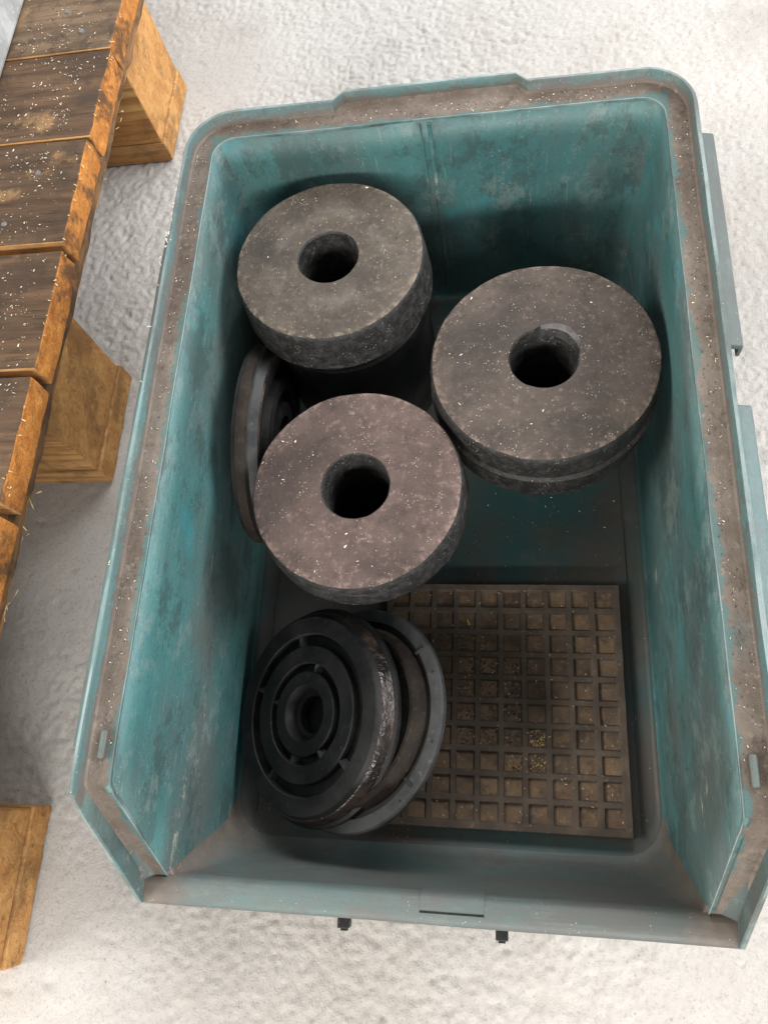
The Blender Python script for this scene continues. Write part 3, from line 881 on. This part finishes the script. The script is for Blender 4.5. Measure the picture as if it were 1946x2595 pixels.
# ------------------------------------------------------------------ loose debris (uncountable)
M['saw'] = m_simple('sawdust', (.62, .50, .32), (.78, .68, .50), 90, .8, .0001, .2)
M['saw_pale'] = m_simple('pale_chips', (.40, .37, .32), (.58, .54, .47), 90, .8, .0001, .2)
M['splinter'] = m_simple('pale_splinters', (.50, .33, .15), (.70, .52, .28), 120, .8, .0001, .2)
M['dirt'] = m_simple('dirt_crumbs', (.045, .036, .030), (.12, .095, .075), 300, .85, .0003, .2)
M['yellow'] = m_simple('yellow_crumbs', (.55, .42, .10), (.65, .55, .20), 120, .7, .0001, .2)
M['red'] = m_simple('red_crumbs', (.45, .10, .06), (.55, .16, .10), 120, .7, .0001, .2)
def sliver(V, F, p, n, L, w, t, a):
    n = Vector(n).normalized(); u = n.orthogonal().normalized(); q = Matrix.Rotation(a, 3, n); u = q @ u; s = n.cross(u)
    b = len(V); p = Vector(p)
    V += [p - u * L / 2 - s * w / 2, p - u * L / 2 + s * w / 2, p + u * L * .1 + s * w / 2 + n * t * .3, p + u * L / 2 + n * t * .5,
          p - u * L / 2 + n * t, p + u * L * .2 + n * t * 1.2]
    F += [(b, b + 1, b + 4), (b + 1, b + 2, b + 5, b + 4), (b + 2, b + 3, b + 5), (b + 3, b, b + 4, b + 5), (b, b + 3, b + 2, b + 1)]
def crumb(V, F, p, r):
    b = len(V); p = Vector(p)
    for d in ((1, 0, -.2), (-.3, .9, -.2), (-.6, -.8, -.1), (.1, .1, .9)):
        V.append(p + Vector(d) * r * RND.uniform(.6, 1.2))
    F += [(b, b + 1, b + 3), (b + 1, b + 2, b + 3), (b + 2, b, b + 3), (b, b + 2, b + 1)]
def debris(name, label, cat, mats, gen, n):
    V, F, MI = [], [], []
    for _ in range(n):
        f0 = len(F); m = gen(V, F)
        MI += [m] * (len(F) - f0)
    o = mesh_obj(name, V, F, mats, None, MI)
    return tag(o, label, cat, kind='stuff')
MATS = [M['saw'], M['saw_pale'], M['dirt'], M['yellow'], M['red']]
def up(): return (RND.gauss(0, .15), RND.gauss(0, .15), 1)
def gen_pallet(V, F):
    while True:
        i = RND.randrange(0, 6); y0, y1, _ = deck[i]
        y = RND.uniform(y0 + .002, y1 - .002); x = PX - .003 - abs(RND.gauss(0, .06)) - RND.uniform(0, .02)
        if x < -.359 and y > .30: continue
        if x > -.45 and mnoise.noise(Vector((x * 45, y * 45, 7))) + RND.uniform(-.4, .4) > 0: break
    p = (x, y, .1442 + .0004 * (i % 3))
    L = RND.choice((.0005, .0006, .0008, .0010, .0014, .0022)) * RND.uniform(.7, 1.3)
    sliver(V, F, p, up(), L, L * RND.uniform(.2, .5), .0004, RND.uniform(0, 6.3))
    return RND.choice((0, 0, 1, 1, 1, 2))
debris('sawdust', 'pale sawdust specks strewn over the dark pallet boards', 'sawdust', MATS, gen_pallet, 1500)
V, F = [], []
for i, (y0, y1, dx) in enumerate(deck[:6]):
    for _ in range(14):
        y = RND.uniform(y0 + .001, y1 - .001); zz = .1440 + .0004 * (i % 3)
        p = Vector((RND.gauss(.0005, .0016), y, zz - abs(RND.gauss(0, .0018)) + .0008))
        sliver(V, F, p, (RND.uniform(.2, 1), RND.gauss(0, .3), RND.uniform(.2, 1)), RND.uniform(.001, .0035), RND.uniform(.0004, .0011), .0003, RND.uniform(0, 6.3))
for _ in range(22):
    p = Vector((-.0075 + RND.gauss(.0005, .001), RND.uniform(.15, .72), .1045 + RND.gauss(0, .002)))
    sliver(V, F, p, (1, 0, RND.uniform(-.6, .6)), RND.uniform(.003, .009), RND.uniform(.0004, .001), .0003, RND.choice((pi / 2, pi / 2 + .2, 0)) + RND.gauss(0, .2))
tag(mesh_obj('splinters', V, F, M['splinter'], pal), kind='stuff')
BL = [(-.0653, .3990, .1624, R1, .0191), (.0674, .3251, .1504, R2, .0275), (-.0422, .2486, .1432, R3, .0199)]
def gen_block(V, F):
    x, y, z, R, rh = RND.choice(BL)
    while True:
        r = sqrt(RND.uniform((rh + .003) ** 2, (R - .002) ** 2)); a = RND.uniform(0, 2 * pi)
        if mnoise.noise(Vector((r * cos(a) * 55 + x * 90, r * sin(a) * 55, 3))) + RND.uniform(-.35, .35) > .05: break
    p = (x + r * cos(a), y + r * sin(a), z + .0002)
    k = RND.random()
    if k < .16:
        L = RND.choice((.0005, .0007, .0011, .0018)) * RND.uniform(.7, 1.3); sliver(V, F, p, up(), L, L * RND.uniform(.25, .6), .0003, RND.uniform(0, 6.3))
    else: crumb(V, F, p, RND.choice((.00012, .00018, .00025, .0004)))
    return RND.choice((0, 1, 1, 2, 2, 2)) if RND.random() > .03 else RND.choice((3, 3, 4))
debris('block_crumbs', 'pale and yellow crumbs lying on the tops of the rubber blocks', 'crumbs', MATS, gen_block, 650)
def gen_ledge(V, F):
    u = RND.uniform(.0025, .0115); s = RND.random()
    if s < .38: p = (-WI - u, RND.uniform(.085, .47), HR + .0003)
    elif s < .76: p = (WI + u, RND.uniform(.085, .47), HR + .0003)
    else: p = (RND.uniform(-.13, .13), YB + u, HR + .0003)
    if RND.random() < .28:
        L = RND.uniform(.0004, .0016) ; sliver(V, F, p, up(), L, L * RND.uniform(.15, .45), .0003, RND.uniform(0, 6.3)); return RND.choice((0, 1, 1))
    crumb(V, F, p, RND.uniform(.0002, .0006)); return RND.choice((2, 2, 2, 1))
debris('ledge_crumbs', 'dust and crumbs lying in the channel of the bin rim', 'dust', MATS, gen_ledge, 750)
def gen_mat(V, F):
    k = RND.random()
    if k < .62:   # heap in some of the pockets
        i, j = RND.choice(((3, 2), (3, 3), (3, 4), (4, 2), (4, 3), (4, 4), (4, 5), (4, 6), (3, 5), (3, 6), (5, 4), (5, 3), (5, 5), (5, 6), (6, 6), (6, 7), (5, 7), (6, 6), (6, 7), (4, 3)))
        x = .10884 + (i - 9) * PS + RND.uniform(-hp, hp) * .9; y = .21239 - j * PS + RND.uniform(-hp, hp) * .9
        crumb(V, F, (x, y, FLZ + .0070), RND.uniform(.0004, .0010)); return (3 if (i, j) in ((6, 6), (6, 7), (5, 7)) and RND.random() < .4 else RND.choice((2, 2, 2, 2, 2, 1)))
    x = .10884 + RND.uniform(-9.4, .4) * PS; y = .21239 - RND.uniform(-.4, 9.4) * PS
    if x < -.02 and y < .19: x += .08
    zz = FLZ + .0091
    if RND.random() < .4: sliver(V, F, (x, y, zz), up(), RND.uniform(.0006, .002), .0005, .0003, RND.uniform(0, 6)); return RND.choice((0, 1, 1))
    crumb(V, F, (x, y, zz), RND.uniform(.0002, .0005)); return RND.choice((1, 2, 2))
debris('mat_crumbs', 'dark crumbs and yellow dust in the pockets of the rubber mat', 'crumbs', MATS, gen_mat, 900)
V, F = [], []
sliver(V, F, (.0168, .1965, FLZ + .0085), (.1, .1, 1), .0056, .0017, .0012, 1.1)
tag(mesh_obj('wood_flake', V, F, M['splinter']), 'orange wood flake lying on the waffle mat near the brown block', 'wood flake')
def gen_rimflake(V, F):
    y = RND.choice((RND.gauss(.42, .02), RND.gauss(.39, .02), RND.uniform(.1, .46)))
    sliver(V, F, (-.1555 + RND.gauss(0, .0015), y, HR + .0072), (RND.gauss(0, .6), RND.gauss(0, .6), 1), RND.uniform(.001, .0035), RND.uniform(.0003, .0012), .0004, RND.uniform(0, 6)); return 1
debris('rim_shavings', 'tiny pale plastic shavings along the left lip of the bin', 'shavings', MATS, gen_rimflake, 38)
def gen_floor(V, F):
    while True:
        x = RND.uniform(-.125, .13); y = RND.uniform(.068, .46)
        if all((x - b[0]) ** 2 + (y - b[1]) ** 2 > .032 ** 2 for b in BL) and not (-.05 < x < .117 and y < .226): break
    if RND.random() < .4: sliver(V, F, (x, y, .0123), up(), RND.uniform(.0006, .002), .0005, .0003, RND.uniform(0, 6)); return RND.choice((0, 1, 1))
    crumb(V, F, (x, y, .0124), RND.uniform(.0002, .0006)); return RND.choice((1, 2, 2))
debris('floor_crumbs', 'small crumbs scattered on the dark bottom of the bin', 'crumbs', MATS, gen_floor, 220)
